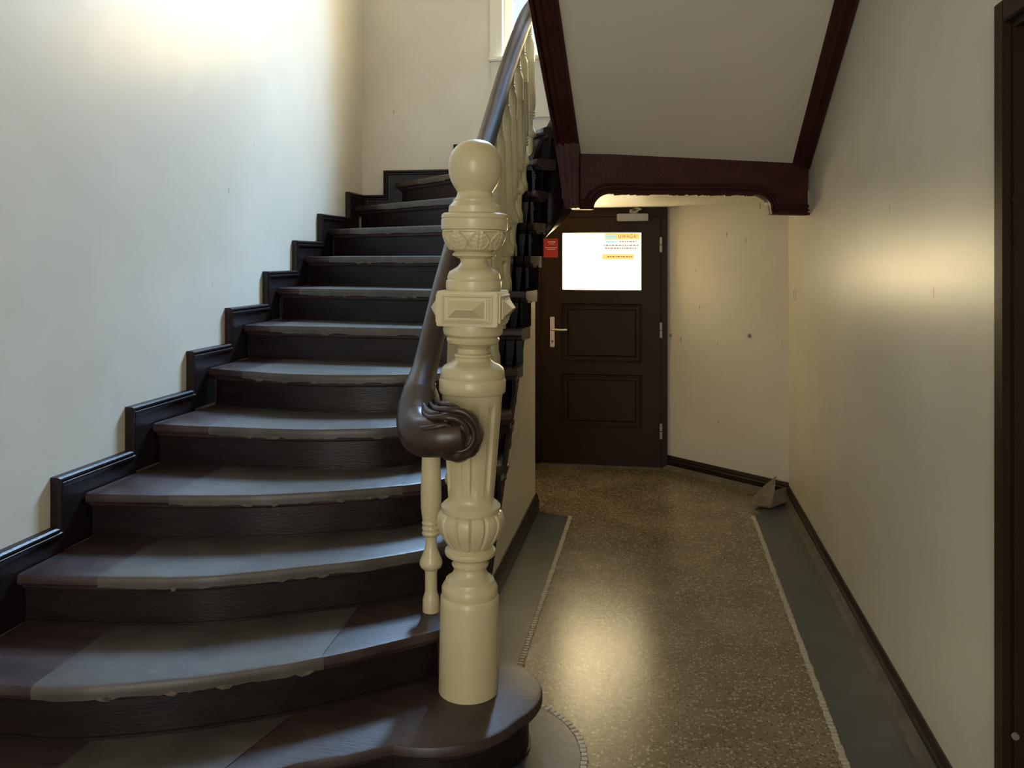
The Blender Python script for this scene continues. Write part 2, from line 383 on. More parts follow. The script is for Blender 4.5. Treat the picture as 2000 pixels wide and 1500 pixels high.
def make_riser(n, c):
    z0, z1 = RS * (n - 1), RS * n - .05; nr = inward(c); bm = bmesh.new()
    rows = []
    for o, z in ((.045, z1), (.045, z0 + .012), (.038, z0 + .012), (.038, z0 - .0), (.09, z0), (.09, z1)): rows.append([p + nv * o + Vector((0, 0, z)) for p, nv in zip(c, nr)])
    grid_bm(bm, rows, closed_v=True, cap=False)
    return S(link('riser', from_bm(bm, angle=0.5), 'wood'))
# linoleum: fractions along the nose (left, right)
LINO = {1: (.30, .66), 2: (.20, .70), 3: (.165, .90), 4: (.19, .70), 5: (.16, .72), 6: (.14, .80), 7: (.10, .90), 8: (.10, .92), 9: (.12, .94), 10: (.12, .94), 11: (.15, .94), 12: (.2, .95)}
for n in range(1, 15):
    c = NC[n]
    if n < 14:
        nxt = NC[n + 1] if n > 1 else NC[2]
        off = .075
        if n == 1:
            base = resample([p + nv * off for p, nv in zip(NC[2], inward(NC[2]))], len(n1c) - 2)
            rear = base + [base[-1].lerp(Vector((NX + .02, NY + .18, 0)), min(1, k / 8)) for k in range(1, len(c) - len(base) + 1)]
        else: rear = [p + nv * off for p, nv in zip(nxt, inward(nxt))]
    else:
        rear = [Vector((WR - .01, YB - .01, 0)).lerp(Vector((WR - .01, 5.15, 0)), k / (MS - 1)) for k in range(MS)]
    td = make_tread(n, c, rear)
    make_riser(n, c)
    if n in LINO:
        f0, f1 = LINO[n]; m = 40
        cc = resample(c if n > 1 else n1c, 201); rr = resample(rear if n > 1 else rear[:len(n1c)], 201); nr = inward(cc)
        i0, i1 = int(f0 * 200), int(f1 * 200); idx = [i0 + (i1 - i0) * k // (m - 1) for k in range(m)]
        bm = bmesh.new(); z = RS * n; rows = []
        back = .05 if n > 1 else .05
        rnd = [random.uniform(0, 1) for _ in idx]
        rows.append([rr[i].lerp(cc[i], .0) + Vector((0, 0, z + .0022)) for i in idx])
        for o, dz in ((.012, .0024), (.003, -.001), (-.0024, -.010), (-.0024, -.024)): rows.append([cc[i] + nr[i] * o + Vector((0, 0, z + dz)) for i in idx])
        # ragged chipped lower edge wrapped over the nosing
        rag = []
        for k, i in enumerate(idx):
            d = -.036 - (.005 * rnd[k] if (k // 3) % 4 else -.002 * rnd[k])
            rag.append(cc[i] + nr[i] * (-.0022) + Vector((0, 0, z + max(-.043, d))))
        rows.append(rag)
        grid_bm(bm, rows, cap=False)
        lo = link('linoleum', from_bm(bm, angle=0.6), 'lino', td)
        # a few bare chips hanging on the worn edge
        bmc = bmesh.new(); 
        for q in range(5 if n < 9 else 3):
            i = random.randint(i0 + 5, i1 - 5); p = cc[i] - nr[i] * .0035 + Vector((0, 0, z - .036)); t = (cc[i + 1] - cc[i - 1]).normalized(); wd = random.uniform(.008, .03)
            pts = [p - t * wd, p - t * wd * .3 + Vector((0, 0, -random.uniform(.004, .012))), p + t * wd * .5 + Vector((0, 0, -random.uniform(.004, .010))), p + t * wd, p + t * wd * .2 + Vector((0, 0, .006))]
            prism_bm(bmc, pts, nr[i] * .004)
        link('worn_edge_chips', from_bm(bmc), 'chip', td, kind='stuff')

# wall skirting: one stepped, moulded board per step
def skirting(A, B, C, to, nrm, body):
    """A lower inner corner, B outer corner, C next corner as (along, z); to(along, z, thickness)"""
    prof = [(0, 0), (0, .030), (.006, .037), (.013, .037), (.018, .029), (.023, .034), (.030, .034), (.036, .022), (.05, .020), (.05, 0)]
    bm = bmesh.new()
    rows = [[to(p[0] + d, p[1] - d, t) for d, t in prof] for p in (A, B, C)]
    grid_bm(bm, rows, closed_u=True)
    o = S(link('skirting_moulding', from_bm(bm, angle=0.4), 'wood'))
    bm = bmesh.new(); d = .045; e = body
    pts = [(A[0] + d, A[1] - d), (B[0] + d, B[1] - d), (C[0] + d, C[1] - d), (C[0] + d, C[1] - e), (A[0] + e + .06, C[1] - e), (A[0] + e + .06, A[1] - d - e * .3), (A[0] + d, A[1] - d - e * .3)]
    P0 = [to(a, z, 0) for a, z in pts]; V = to(0, 0, .021) - to(0, 0, 0)
    prism_bm(bm, P0, V); bmesh.ops.triangulate(bm, faces=[f for f in bm.faces if len(f.verts) > 4])
    return S(link('skirting_board', from_bm(bm), 'wood'))
HT = .096
YLn = {n: NC[n][0].y for n in NC}
sk = {2: 1.98, 3: None}
def yk(n): return YLn[n] - (.15 if n < 8 else .13)
for n in range(2, 12):
    A = (yk(n), RS * (n - 1) + HT); B = (yk(n), RS * n + HT)
    C = (yk(n + 1), RS * n + HT) if n < 11 else (YB - .06, RS * n + HT)
    skirting(A, B, C, lambda a, z, t: Vector((WL + t, a, z)), None, .16)
# back wall part of the skirting
xk = {11: WL, 12: -1.99, 13: -1.46, 14: -.85}
A0 = RS * 11 + HT
skirting((WL + .002, A0 - .05), (WL + .002, A0), (-1.99, A0), lambda a, z, t: Vector((a, YB - t, z)), None, .16)
for n in (12, 13):
    skirting((xk[n], RS * (n - 1) + HT), (xk[n], RS * n + HT), (xk[n + 1], RS * n + HT), lambda a, z, t: Vector((a, YB - t, z)), None, .16)

# open string of the lower flight with carved brackets below each tread end
XS = -0.69
yr = {n: NC[n][-1].y for n in NC}
yr[1] = 2.75
low = lambda y: 1.62 + (y - 4.71) * 1.027
pts = [(2.80, 0.0), (3.14, 0.0), (4.30, low(4.30)), (4.66, low(4.62))]
top = [(4.66, RS * 12 - .06)]
for n in range(12, 1, -1):
    y0 = yr[n] + .045; y1 = (yr[n + 1] + .045) if n < 12 else 4.66
    top += [(y1, RS * n - .06), (y0, RS * n - .06)]
top = top[1:] + [(2.80, RS * 2 - .06)]
S(prism('string_board', [Vector((XS, y, z)) for y, z in pts + top], (-.05, 0, 0), 'wood'))
bm = bmesh.new()
rows = []
for y in (3.14, 3.6, 4.0, 4.4, 4.66):
    z = low(y); rows.append([Vector((XS + a, y - b * .7, z + b * .7)) for a, b in ((0, 0), (.016, 0), (.02, .012), (.012, .024), (.012, .03), (0, .04))])
grid_bm(bm, rows, closed_u=True); S(link('string_moulding', from_bm(bm, angle=.4), 'wood'))
for n in range(3, 13):
    y0 = yr[n] + .05; y1 = min(yr[n + 1] + .03, y0 + .3); z = RS * n - .061
    if y1 - y0 < .03: y1 = y0 + .05
    b = bmesh.new(); wd = y1 - y0
    prism_bm(b, [Vector((XS, y0, z)), Vector((XS, y1, z)), Vector((XS, y1 - wd * .1, z - .02)), Vector((XS, y0 + wd * .6, z - .035)), Vector((XS, y0 + wd * .35, z - .07)), Vector((XS, y0 + wd * .3, z - .11)), Vector((XS, y0, z - .118))], (.016, 0, 0))
    for q in range(2): box_bm(b, (XS, y0 + .005, z - .03 - .014 * q), (XS + .021, y0 + wd * .55, z - .022 - .014 * q))
    bmesh.ops.triangulate(b, faces=[f for f in b.faces if len(f.verts) > 4])
    S(link('string_bracket', from_bm(b), 'wood'))
# wreathed string round the narrow well
wc = Vector((-.60, 4.66, 0)); rows_in = []
bm = bmesh.new(); rows = []
K = 24
for k in range(K + 1):
    t = k / K; a = PI - PI * t
    ci, cs = math.cos(a), math.sin(a)
    zb = low(4.62) + (1.93 - low(4.62)) * (t ** .8) ; zt = 2.12 + .55 * t
    def P(r, z): return Vector((wc.x + ci * r, wc.y + cs * r * 1.15, z))
    rows.append([P(.09, zb), P(.14, zb), P(.14, zt), P(.09, zt), P(.08, zt - .03), P(.08, zt - .05), P(.09, zt - .06), P(.09, zb + .06), P(.078, zb + .05), P(.078, zb + .015)])
grid_bm(bm, rows, closed_u=True); S(link('wreathed_string', from_bm(bm, angle=.5), 'wood'))

# upper flight: soffit, strings, beam
upper = root('upper_flight', (0.2, 4.8, 2.19), label='underside of the upper flight, grey plaster framed by oxblood mouldings', category='staircase')
uinv = -Vector(upper.location)
def U(o): o.parent = upper; o.matrix_parent_inverse.translation = uinv; return o
bl = Vector((-.428, 4.80, 2.19)); br = Vector((.775, 5.13, 2.16))
def sz(y, x):   # soffit height
    f = (x - bl.x) / (br.x - bl.x); yb = bl.y + (br.y - bl.y) * f; zb = bl.z + (br.z - bl.z) * f
    return zb + (yb - y) * .50
yN = 1.2
so = [Vector((bl.x - .06, bl.y, sz(bl.y, bl.x))), Vector((WR - .01, br.y, sz(br.y, br.x))), Vector((WR - .01, yN, sz(yN, br.x))), Vector((bl.x - .06, yN, sz(yN, bl.x)))]
U(prism('soffit', so, (0, 0, .12), 'soffit'))
def band(name, prof, y0, y1, xref):
    bm = bmesh.new(); rows = []
    for k in range(9):
        y = y0 + (y1 - y0) * k / 8; rows.append([Vector((x, y, sz(y, xref) + dz)) for x, dz in prof])
    grid_bm(bm, rows, closed_u=True); return U(link(name, from_bm(bm, angle=.35), 'trim'))
X0 = bl.x
band('string_moulding', [(X0, .06), (X0, -.012), (X0 - .012, -.020), (X0 - .022, -.020), (X0 - .026, -.030), (X0 - .046, -.034), (X0 - .050, -.046), (X0 - .062, -.050), (X0 - .072, -.044), (X0 - .078, -.054), (X0 - .094, -.058), (X0 - .104, -.046), (X0 - .108, -.06), (X0 - .122, -.06), (X0 - .128, -.04), (X0 - .128, .42), (X0 - .06, .42), (X0 - .06, .06)], 4.74, yN, X0)
band('wall_string_moulding', [(.772, .06), (.772, -.012), (.782, -.022), (.808, -.026), (.814, -.040), (.824, -.040), (.830, -.028), (.846, -.034), (.856, -.05), (WR - .004, -.05), (WR - .004, .06)], 5.10, yN, .775)
# plaster fillet between wall string and wall
# beam with shaped ends
bd = (br - bl); bd.z = 0; L = bd.length; bu = bd.normalized(); bn = Vector((bu.y, -bu.x, 0))   # bn points to the camera
def BP(s, z, o=0): return bl + bu * s + bn * o + Vector((0, 0, z - bl.z))
LL = L + .085
zA = 1.975
def qarc(cx, cz, r, a0, a1, n=7): return [(cx + r * math.cos(a0 + (a1 - a0) * k / n), cz + r * math.sin(a0 + (a1 - a0) * k / n)) for k in range(n + 1)]
edge = [(-.04, 1.885), (.065, 1.885)] + [(.17 - .105 * math.cos(t * PI / 2 / 7), 1.885 + (zA - 1.885) * math.sin(t * PI / 2 / 7)) for t in range(8)] + \
       [(LL - .33 + .10 * math.sin(t * PI / 2 / 7), zA - .075 * (1 - math.cos(t * PI / 2 / 7))) for t in range(8)] + [(LL - .225, 1.862), (LL - .0, 1.858)]
outl = edge + [(LL, 2.20), (-.04, 2.20)]
bm = bmesh.new(); prism_bm(bm, [BP(s, z, -.03) for s, z in outl], bn * .05); bmesh.ops.triangulate(bm, faces=[f for f in bm.faces if len(f.verts) > 4])
U(link('beam', from_bm(bm), 'trim'))
# mouldings following the shaped lower edge
def off_edge(d):
    out = []
    for i, (s, z) in enumerate(edge):
        a = Vector(edge[max(0, i - 1)]); b = Vector(edge[min(len(edge) - 1, i + 1)]); t = (b - a).normalized(); out.append((s - t.y * d, z + t.x * d))
    return out
for d0, d1, h in ((.0, .016, .040), (.024, .036, .034), (.046, .062, .030)):
    e0, e1 = off_edge(d0), off_edge(d1); bm = bmesh.new()
    rows = [[BP(a[0], a[1], .0), BP(a[0], a[1], h), BP((a[0] + b[0]) / 2, (a[1] + b[1]) / 2, h + .006), BP(b[0], b[1], h), BP(b[0], b[1], 0)] for a, b in zip(e0, e1)]
    grid_bm(bm, rows, closed_u=True); U(link('beam_moulding', from_bm(bm, angle=.4), 'trim'))
bm = bmesh.new()
for k in range(46):
    s = .16 + (LL - .5) * k / 45; r = random.uniform(.004, .010); p = BP(s, zA + .002, .008)
    prism_bm(bm, [p + bu * -.013, p + bu * .013, p + bu * .010 + Vector((0, 0, -r)), p + bu * -.008 + Vector((0, 0, -r * 1.2))], bn * .02)
U(link('chipped_paint_edge', from_bm(bm), 'trim', kind='stuff'))
fo = [Vector((X0, 4.62, 2.24)), Vector((X0, 4.62, 1.886)), Vector((X0 - .075, 4.62, 1.886)), Vector((X0 - .128, 4.62, 2.24))]
fo = [p + Vector((0, (p.x - X0) * .27 + .02, 0)) for p in fo]
U(prism('string_foot', fo, (0, .18, 0), 'trim'))
for k in range(3):
    f0 = .12 + k * .3; f1 = f0 + .14
    U(prism('foot_moulding', [fo[0].lerp(fo[3], f0), fo[1].lerp(fo[2], f0), fo[1].lerp(fo[2], f1), fo[0].lerp(fo[3], f1)], (0, -.012, 0), 'trim', bev=.003))
# landing slab seen in the gap
U(boxes('landing_edge', [((-.42, 5.30, 2.125), (WR - .01, YB - .01, 2.40))], 'trim'))

# ------------------------------------------------------------------ newel post
newel = root('newel_post', (NX, NY, RS), label='tall cream turned newel post with ball finial at the stair foot', category='newel post')
newel.rotation_euler = (0, math.radians(.75), 0)
K0 = 590.0
def pr(lst): return [((1347 - y) / K0, r / K0) for y, r in lst]
lathe('base_drum', pr([(1347, 40), (1347, 58.5), (1175, 57.5), (1164, 57), (1160, 54), (1155, 54.5), (1146, 55), (1140, 52), (1134, 48), (1130, 47), (1122, 36), (1112, 31), (1106, 31), (1105, 34), (1101, 36), (1097, 33), (1093, 31), (1089, 33), (1086, 42), (1082, 48), (1077, 50), (1072, 49), (1068, 42), (1064, 38)]), 'cream', newel, 64)
def lobes(n, d):
    def f(z, r, a):
        q = abs(math.sin(a * n / 2)); return r * (1 - d * (1 - min(1, q * 2.2)) ** 1.5)
    return f
lathe('gadrooned_bulb', pr([(1068, 36), (1066, 41), (1060, 46), (1050, 53), (1040, 59), (1028, 64), (1018, 66), (1008, 65.5), (1002, 63), (998, 59), (996, 50)]), 'cream', newel, 168, lobes(14, .10))
flz0, flz1 = (1347 - 960) / K0, (1347 - 782) / K0
def flute(z, r, a):
    q = math.cos(a * 10 / 2) ** 2
    g = max(0, q - .62) / .38
    e = min(1, max(0, (z - flz0) / .025)) * min(1, max(0, (flz1 - z) / .025))
    return r - .0085 * e * min(1, g * 2.2) ** .8
sh = [(998, 50), (997, 56), (992, 58), (986, 58), (982, 54), (979, 50), (975, 46), (972, 44.5)] + [(972 - k * (972 - 769) / 24, 44.5 + 14.5 * k / 24) for k in range(1, 25)] + [(767, 59), (766, 63), (762, 65), (742, 65.5), (739, 64), (737, 62.5), (735, 63.5), (722, 62), (717, 59), (712, 53), (709, 45), (703, 36), (698, 34), (694, 37), (691, 36), (689, 32)]
lathe('fluted_shaft', pr(sh), 'cream', newel, 160, flute)
lathe('lower_neck', pr([(692, 30), (688, 31), (680, 31), (674, 36), (671, 46), (668, 50), (662, 52), (658, 49), (656, 52), (652, 57), (645, 58.5), (634, 58.5), (632, 40)]), 'cream', newel, 64)
blk = boxes('square_block', [((-.1, -.1, (1347 - 634) / K0), (.1, .1, (1347 - 567) / K0))], 'cream', newel, bev=.003)
zc = (1347 - 600.5) / K0; hh = 33.5 / K0
for k in range(4):
    bm = bmesh.new(); rows = []
    for ins, o in ((.016, .098), (.016, .106), (.022, .108), (.028, .104), (.034, .104), (.034, .112), (.040, .112)):
        a, b = .1 - ins, hh - ins * .72; rows.append([Vector((-a, -o, zc - b)), Vector((a, -o, zc - b)), Vector((a, -o, zc + b)), Vector((-a, -o, zc + b))])
    e = rows[-1]; o = -.137; rows.append([Vector((-.028, o, zc - .001)), Vector((.028, o, zc - .001)), Vector((.028, o, zc + .001)), Vector((-.028, o, zc + .001))])
    for r in rows:
        for v in r:
            x, y_ = v.x, v.y; c, s = math.cos(k * PI / 2), math.sin(k * PI / 2); v.x, v.y = x * c - y_ * s, x * s + y_ * c
    grid_bm(bm, rows, closed_u=True); link('raised_panel', from_bm(bm), 'cream', newel)
lathe('upper_neck', pr([(569, 40), (568, 53), (560, 54.5), (549, 54), (546, 51), (542, 52), (535, 50), (530, 47), (526, 40), (520, 31), (512, 26), (506, 28), (502, 36), (500, 42), (497, 43), (494, 40), (491, 36)]), 'cream', newel, 64)
def leaves(z, r, a):
    t = (z - (1347 - 488) / K0) / ((488 - 455) / K0)
    if t < 0 or t > 1: return r
    n = 8; u = (a * n / (2 * PI)) % 1; u = abs(u - .5) * 2          # 0 at the leaf axis, 1 between
    wdt = .85 * math.sin(PI * min(1, .18 + t * .75)) ; inside = u < wdt
    d = .0
    if inside: d = .004 + .004 * (1 - u / wdt) - (.003 if u < .09 else 0) - .0015 * (math.sin(t * 26 - u * 7) > .5)
    if abs(u - wdt) < .10: d = .0065
    return r + d
bell = [(492, 36), (489, 43)] + [(488 - k * 33 / 20, 45 + 14 * math.sin(k / 20 * PI / 2)) for k in range(21)] + [(453, 62), (450, 62), (448, 58)]
lathe('leaf_carved_bell', pr(bell), 'cream', newel, 240, leaves, angle=.9)
lathe('cap_moulding', pr([(450, 50), (449, 64), (446, 65), (430, 65), (428, 63.5), (426, 65), (420, 64), (417, 60), (416, 51), (404, 50.5), (400, 47), (394, 42), (391, 42), (388, 38), (382, 35), (376, 34), (372, 34)]), 'cream', newel, 64)
bpf = [(376, 34)]
for k in range(1, 25):
    t = k / 24; a = -.86 + (PI / 2 + .86) * t; s = 1 if a < 0 else 1
    bpf.append((324 - 51 * math.sin(a) * (1.0 if a > 0 else 1.22), max(.5, 52.5 * (abs(math.cos(a)) ** .86))))
lathe('ball_finial', pr(bpf), 'cream', newel, 64)

# ------------------------------------------------------------------ balustrade
bal = root('balustrade', (-.75, 2.9, RS * 2), label='brown handrail on cream turned balusters climbing beside the stairs', category='balustrade')
binv = -Vector(bal.location)
def B(o): o.parent = bal; o.matrix_parent_inverse.translation = binv; return o
RP = [hall(812, 822, 2.70), hall(815, 775, 2.80), hall(835, 700, 2.95), hall(868, 560, 3.20), on_x(912, 400, -.79), on_x(957, 250, -.785), on_x(986, 150, -.775), on_x(1008, 85, -.755)]
RP += [Vector((-.725, 4.74, 2.99)), Vector((-.66, 4.86, 3.13)), Vector((-.58, 4.88, 3.22)), Vector((-.52, 4.78, 3.30)), Vector((-.50, 4.4, 3.49)), Vector((-.50, 3.4, 3.99)), Vector((-.50, 1.4, 4.95))]
rp = catmull(RP, 10)
def railshape(a):
    c, s = math.cos(a), math.sin(a)
    x = c * .95; z = s * (1.0 if s > 0 else 1.05)
    if -.75 < s < -.25: x *= .86
    if abs(s) < .12: x *= 1.05
    return (x, z)
rad = []
for i, p in enumerate(rp):
    rad.append(.062 if i < 6 else (.062 - (.016 * min(1, (i - 6) / 12))))
rail = B(sweep('handrail', rp, rad, 'rail', None, railshape, 28))
# scroll: the rail end rolls over in front of the newel
SP = [hall(818, 775, 2.79), hall(812, 822, 2.70), hall(822, 848, 2.63), hall(850, 853, 2.585), hall(880, 852, 2.575), hall(903, 848, 2.575)]
sp_ = catmull(SP, 8); n = len(sp_)
scr = sweep('scroll', sp_, [.058 + .006 * math.sin(PI * i / (n - 1)) - .012 * max(0, i / (n - 1) - .5) for i in range(n)], 'rail', rail, None, 28, up=Vector((0, -1, .3)))
scr.matrix_parent_inverse = rail.matrix_parent_inverse.copy(); scr.matrix_parent_inverse.translation = (0, 0, 0)
kc = hall(893, 851, 2.575)
fwd = (Vector((0, 0, CAMH)) - kc); fwd.z = 0; fwd.normalize(); sd = Vector((0, 0, 1)).cross(fwd)      # sd points right as seen from the camera
bm = bmesh.new(); rows = []
for r, d in ((.055, -.075), (.070, -.06), (.079, -.035), (.080, -.008), (.076, .016), (.068, .032), (.060, .038), (.056, .034), (.050, .028), (.036, .026), (.026, .030), (.022, .040), (.014, .046), (.002, .048)):
    row = []
    for k in range(64):
        a = 2 * PI * k / 64; rr = r * (1 + (.03 * math.cos(9 * a + d * 60) if r > .05 else 0)); row.append(kc + sd * (math.cos(a) * rr) + Vector((0, 0, math.sin(a) * rr * 1.02)) + fwd * d)
    rows.append(row)
grid_bm(bm, rows, closed_u=True); link('volute', from_bm(bm, angle=.8), 'rail', rail)
spi = []
for k in range(44):
    t = k / 43; a = 2.2 - t * 7.6; r = .064 * (1 - t) + .016 * t
    spi.append(kc + sd * (math.cos(a) * r) + Vector((0, 0, math.sin(a) * r)) + fwd * (.036 - .004 * math.sin(PI * t)))
sweep('volute_ridge', spi, [.009 - .005 * k / 43 for k in range(44)], 'rail', rail, None, 10, up=Vector((0, -1, .01)))
# carved acanthus ribs sweeping from the rail on to the volute
def onscroll(x, y, d): return hall(x, y, d)
RIBS = [[(840, 786, 2.72), (850, 797, 2.60), (876, 800, 2.54), (908, 806, 2.53), (930, 830, 2.53), (936, 858, 2.535)],
        [(824, 800, 2.66), (838, 814, 2.575), (864, 815, 2.535), (890, 818, 2.53), (910, 832, 2.532), (917, 852, 2.535)],
        [(808, 818, 2.63), (824, 836, 2.555), (848, 834, 2.535), (870, 830, 2.533), (888, 838, 2.535)],
        [(798, 838, 2.65), (816, 860, 2.56), (842, 858, 2.54), (862, 850, 2.535), (872, 858, 2.535)],
        [(812, 868, 2.60), (836, 880, 2.555), (858, 882, 2.54), (872, 890, 2.54)],
        [(826, 784, 2.73), (832, 800, 2.64), (846, 808, 2.575), (858, 806, 2.555)],
        [(848, 778, 2.77), (858, 788, 2.66), (876, 790, 2.58), (896, 796, 2.55)]]
for rb_ in RIBS:
    pth = catmull([onscroll(*p) for p in rb_], 8); m_ = len(pth)
    sweep('acanthus_rib', pth, [.003 + .007 * math.sin(PI * (i + .6) / (m_ + .4)) for i in range(m_)], 'rail', rail, None, 10, up=Vector((0, -1, .2)))

# balusters: one turned shape, height scaled to the rail
bp_ = [(0, .024), (0, .030), (.02, .030), (.05, .029), (.068, .024), (.082, .0215), (.15, .0215), (.162, .024), (.172, .036), (.185, .041), (.20, .039), (.222, .030), (.245, .022), (.27, .0195), (.29, .021), (.298, .030), (.305, .033), (.312, .030), (.318, .030), (.325, .033), (.332, .030), (.338, .030), (.345, .033), (.352, .030), (.36, .031), (.40, .036), (.46, .037), (.55, .034), (.70, .030), (.705, .032), (.712, .030), (.716, .032), (.722, .030), (.79, .030), (.825, .030), (.84, .028), (.858, .022), (.875, .016), (.885, .018), (.892, .014), (.90, .018), (.907, .014), (.94, .014), (1.0, .014)]
def seg_of_rail(x, y):
    best = None
    for p in rp[4:]:
        d = (p.x - x) ** 2 + (p.y - y) ** 2
        if best is None or d < best[0]: best = (d, p)
    return best[1]
BL = {2: (-.79, 2.90), 3: (-.785, 3.24), 4: (-.785, 3.56), 5: (-.78, 3.83), 6: (-.775, 4.00), 7: (-.77, 4.12), 8: (-.765, 4.27), 9: (-.76, 4.41), 10: (-.745, 4.52), 11: (-.735, 4.62), 12: (-.715, 4.74)}
first = None
for n, (x, y) in BL.items():
    z = RS * n
    # height of the rail above this point
    zr = min((abs(p.y - y) + abs(p.x - x) * .5, p.z) for p in rp[6:])[1]
    h = max(.45, zr - .03 - z)
    if first is None:
        first = lathe('baluster', bp_, 'cream', None, 28); o = first; me_b = o.data
    else:
        o = bpy.data.objects.new('baluster', me_b); COL.objects.link(o)
    o.parent = bal; o.matrix_parent_inverse.translation = binv
    o.location = (x, y, z); o.scale = (1, 1, h)

# ------------------------------------------------------------------ courtyard door
door = root('door_1', (-.45, YD, 0), kind='structure', label='dark brown panelled door with a bright frosted pane')
dinv = -Vector(door.location)
def D(o): o.parent = door; o.matrix_parent_inverse.translation = dinv; return o
gx0, gx1 = on_y(1097, 510, YD - .05).x, on_y(1254, 510, YD - .05).x
gz1, gz0 = on_y(1175, 453, YD - .05).z, on_y(1175, 568, YD - .05).z
lx0, lx1 = on_y(1056, 600, YD - .05).x, on_y(1291, 600, YD - .05).x
yd0, yd1 = YD - .06, YD - .01
D(boxes('door_frame', [((DX0, YD - .05, 0), (lx0, YD + .1, DTOP)), ((lx1, YD - .05, 0), (DX1, YD + .1, DTOP)), ((lx0, YD - .05, 1.93), (lx1, YD + .1, DTOP)), ((DX0, YD - .009, 0), (gx0 - .03, YD + .1, DTOP)), ((gx1 + .03, YD - .009, 0), (DX1, YD + .1, DTOP)), ((gx0 - .03, YD - .009, gz1 + .03), (gx1 + .03, YD + .1, DTOP)), ((gx0 - .03, YD - .009, 0), (gx1 + .03, YD + .1, .05))], 'door'))
zs = [on_y(1175, yy_, YD - .05).z for yy_ in (593, 708, 731, 835)]
leaf = D(boxes('leaf', [((lx0 + .004, yd0, .012), (gx0, yd1, 1.926)), ((gx1, yd0, .012), (lx1 - .004, yd1, 1.926)), ((gx0, yd0, gz1), (gx1, yd1, 1.926)), ((gx0, yd0, zs[0]), (gx1, yd1, gz0)), ((gx0, yd0, zs[2]), (gx1, yd1, zs[1])), ((gx0, yd0, .012), (gx1, yd1, zs[3]))], 'door'))
D(boxes('pane', [((gx0, yd0 + .022, gz0), (gx1, yd0 + .03, gz1))], 'glow'))
D(boxes('glazing_bead', [((gx0, yd0 + .004, gz0), (gx0 + .008, yd0 + .022, gz1)), ((gx1 - .008, yd0 + .004, gz0), (gx1, yd0 + .022, gz1)), ((gx0, yd0 + .004, gz0), (gx1, yd0 + .022, gz0 + .008)), ((gx0, yd0 + .004, gz1 - .008), (gx1, yd0 + .022, gz1))], 'door'))
for z0, z1 in ((zs[1], zs[0]), (zs[3], zs[2])):
    bm = bmesh.new(); rows = []
    for ins, dy in ((0, .000), (.004, .009), (.010, .012), (.018, .010), (.022, .013), (.044, .013), (.047, .017), (.052, .010), (.06, .009)):
        rows.append([Vector((gx0 + ins, yd0 + dy, z0 + ins)), Vector((gx1 - ins, yd0 + dy, z0 + ins)), Vector((gx1 - ins, yd0 + dy, z1 - ins)), Vector((gx0 + ins, yd0 + dy, z1 - ins))])
    V = grid_bm(bm, rows, closed_u=True, cap=False); bm.faces.new(V[-1])
    D(link('panel', from_bm(bm), 'door'))
# handle
hp = on_y(1079, 648, yd0); hd = D(boxes('handle_plate', [((hp.x - .018, yd0 - .008, hp.z - .118), (hp.x + .018, yd0, hp.z + .118))], 'metal', bev=.004))
hz = on_y(1079, 643, yd0).z
hl = sweep('lever', catmull([Vector((hp.x, yd0 - .006, hz)), Vector((hp.x, yd0 - .045, hz)), Vector((hp.x + .02, yd0 - .052, hz + .001)), Vector((hp.x + .07, yd0 - .052, hz - .002)), Vector((hp.x + .12, yd0 - .048, hz))], 6), .009, 'metal', hd, None, 12)
hl.matrix_parent_inverse.translation = (0, 0, 0)
kz = on_y(1079, 666, yd0).z
bm = bmesh.new(); box_bm(bm, (hp.x - .003, yd0 - .0095, kz - .018), (hp.x + .003, yd0 - .0075, kz)); 
prism_bm(bm, [Vector((hp.x + .007 * math.cos(t * PI / 6), yd0 - .0095, kz + .007 * math.sin(t * PI / 6))) for t in range(12)], (0, .002, 0)); link('keyhole', from_bm(bm), 'black', hd)
for yy_ in (478, 645, 842):
    p = on_y(1296, yy_, yd0); z = p.z
    bm = bmesh.new()
    for q in range(2):
        pts = [Vector((lx1 + .011 * math.cos(t * PI / 5), yd0 - .006 + .011 * math.sin(t * PI / 5), z - .058 + q * .061)) for t in range(10)]
        prism_bm(bm, pts, (0, 0, .055))
    D(link('hinge', from_bm(bm), 'grey'))
# door closer
closer = root('door_closer', (0, yd0, 1.9), label='grey overhead door closer with folded arm on the dark door', category='door closer')
closer.location = (0, 0, 0)
p0, p1 = on_y(1205, 432, yd0 - .03), on_y(1266, 417, yd0 - .03)
boxes('closer_body', [((p0.x, yd0 - .05, p0.z), (p1.x, yd0, p1.z))], 'grey', closer, bev=.005)
pa, pb = on_y(1241, 413, yd0 - .03), on_y(1236, 402, yd0 - .1)
boxes('spindle', [((pa.x - .012, yd0 - .045, p1.z), (pa.x + .012, yd0 - .012, p1.z + .018))], 'grey', closer, bev=.003)
sweep('arm', [Vector((pa.x, yd0 - .03, p1.z + .022)), Vector((pa.x + .045, yd0 - .16, p1.z + .026)), Vector((pa.x - .01, yd0 - .05, p1.z + .045)), Vector((pa.x - .02, yd0 - .02, 1.965))], .008, 'grey', closer, None, 8)
boxes('arm_bracket', [((pa.x - .045, yd0 - .03, 1.955), (pa.x + .02, YD - .05, 1.985))], 'grey', closer, bev=.003)
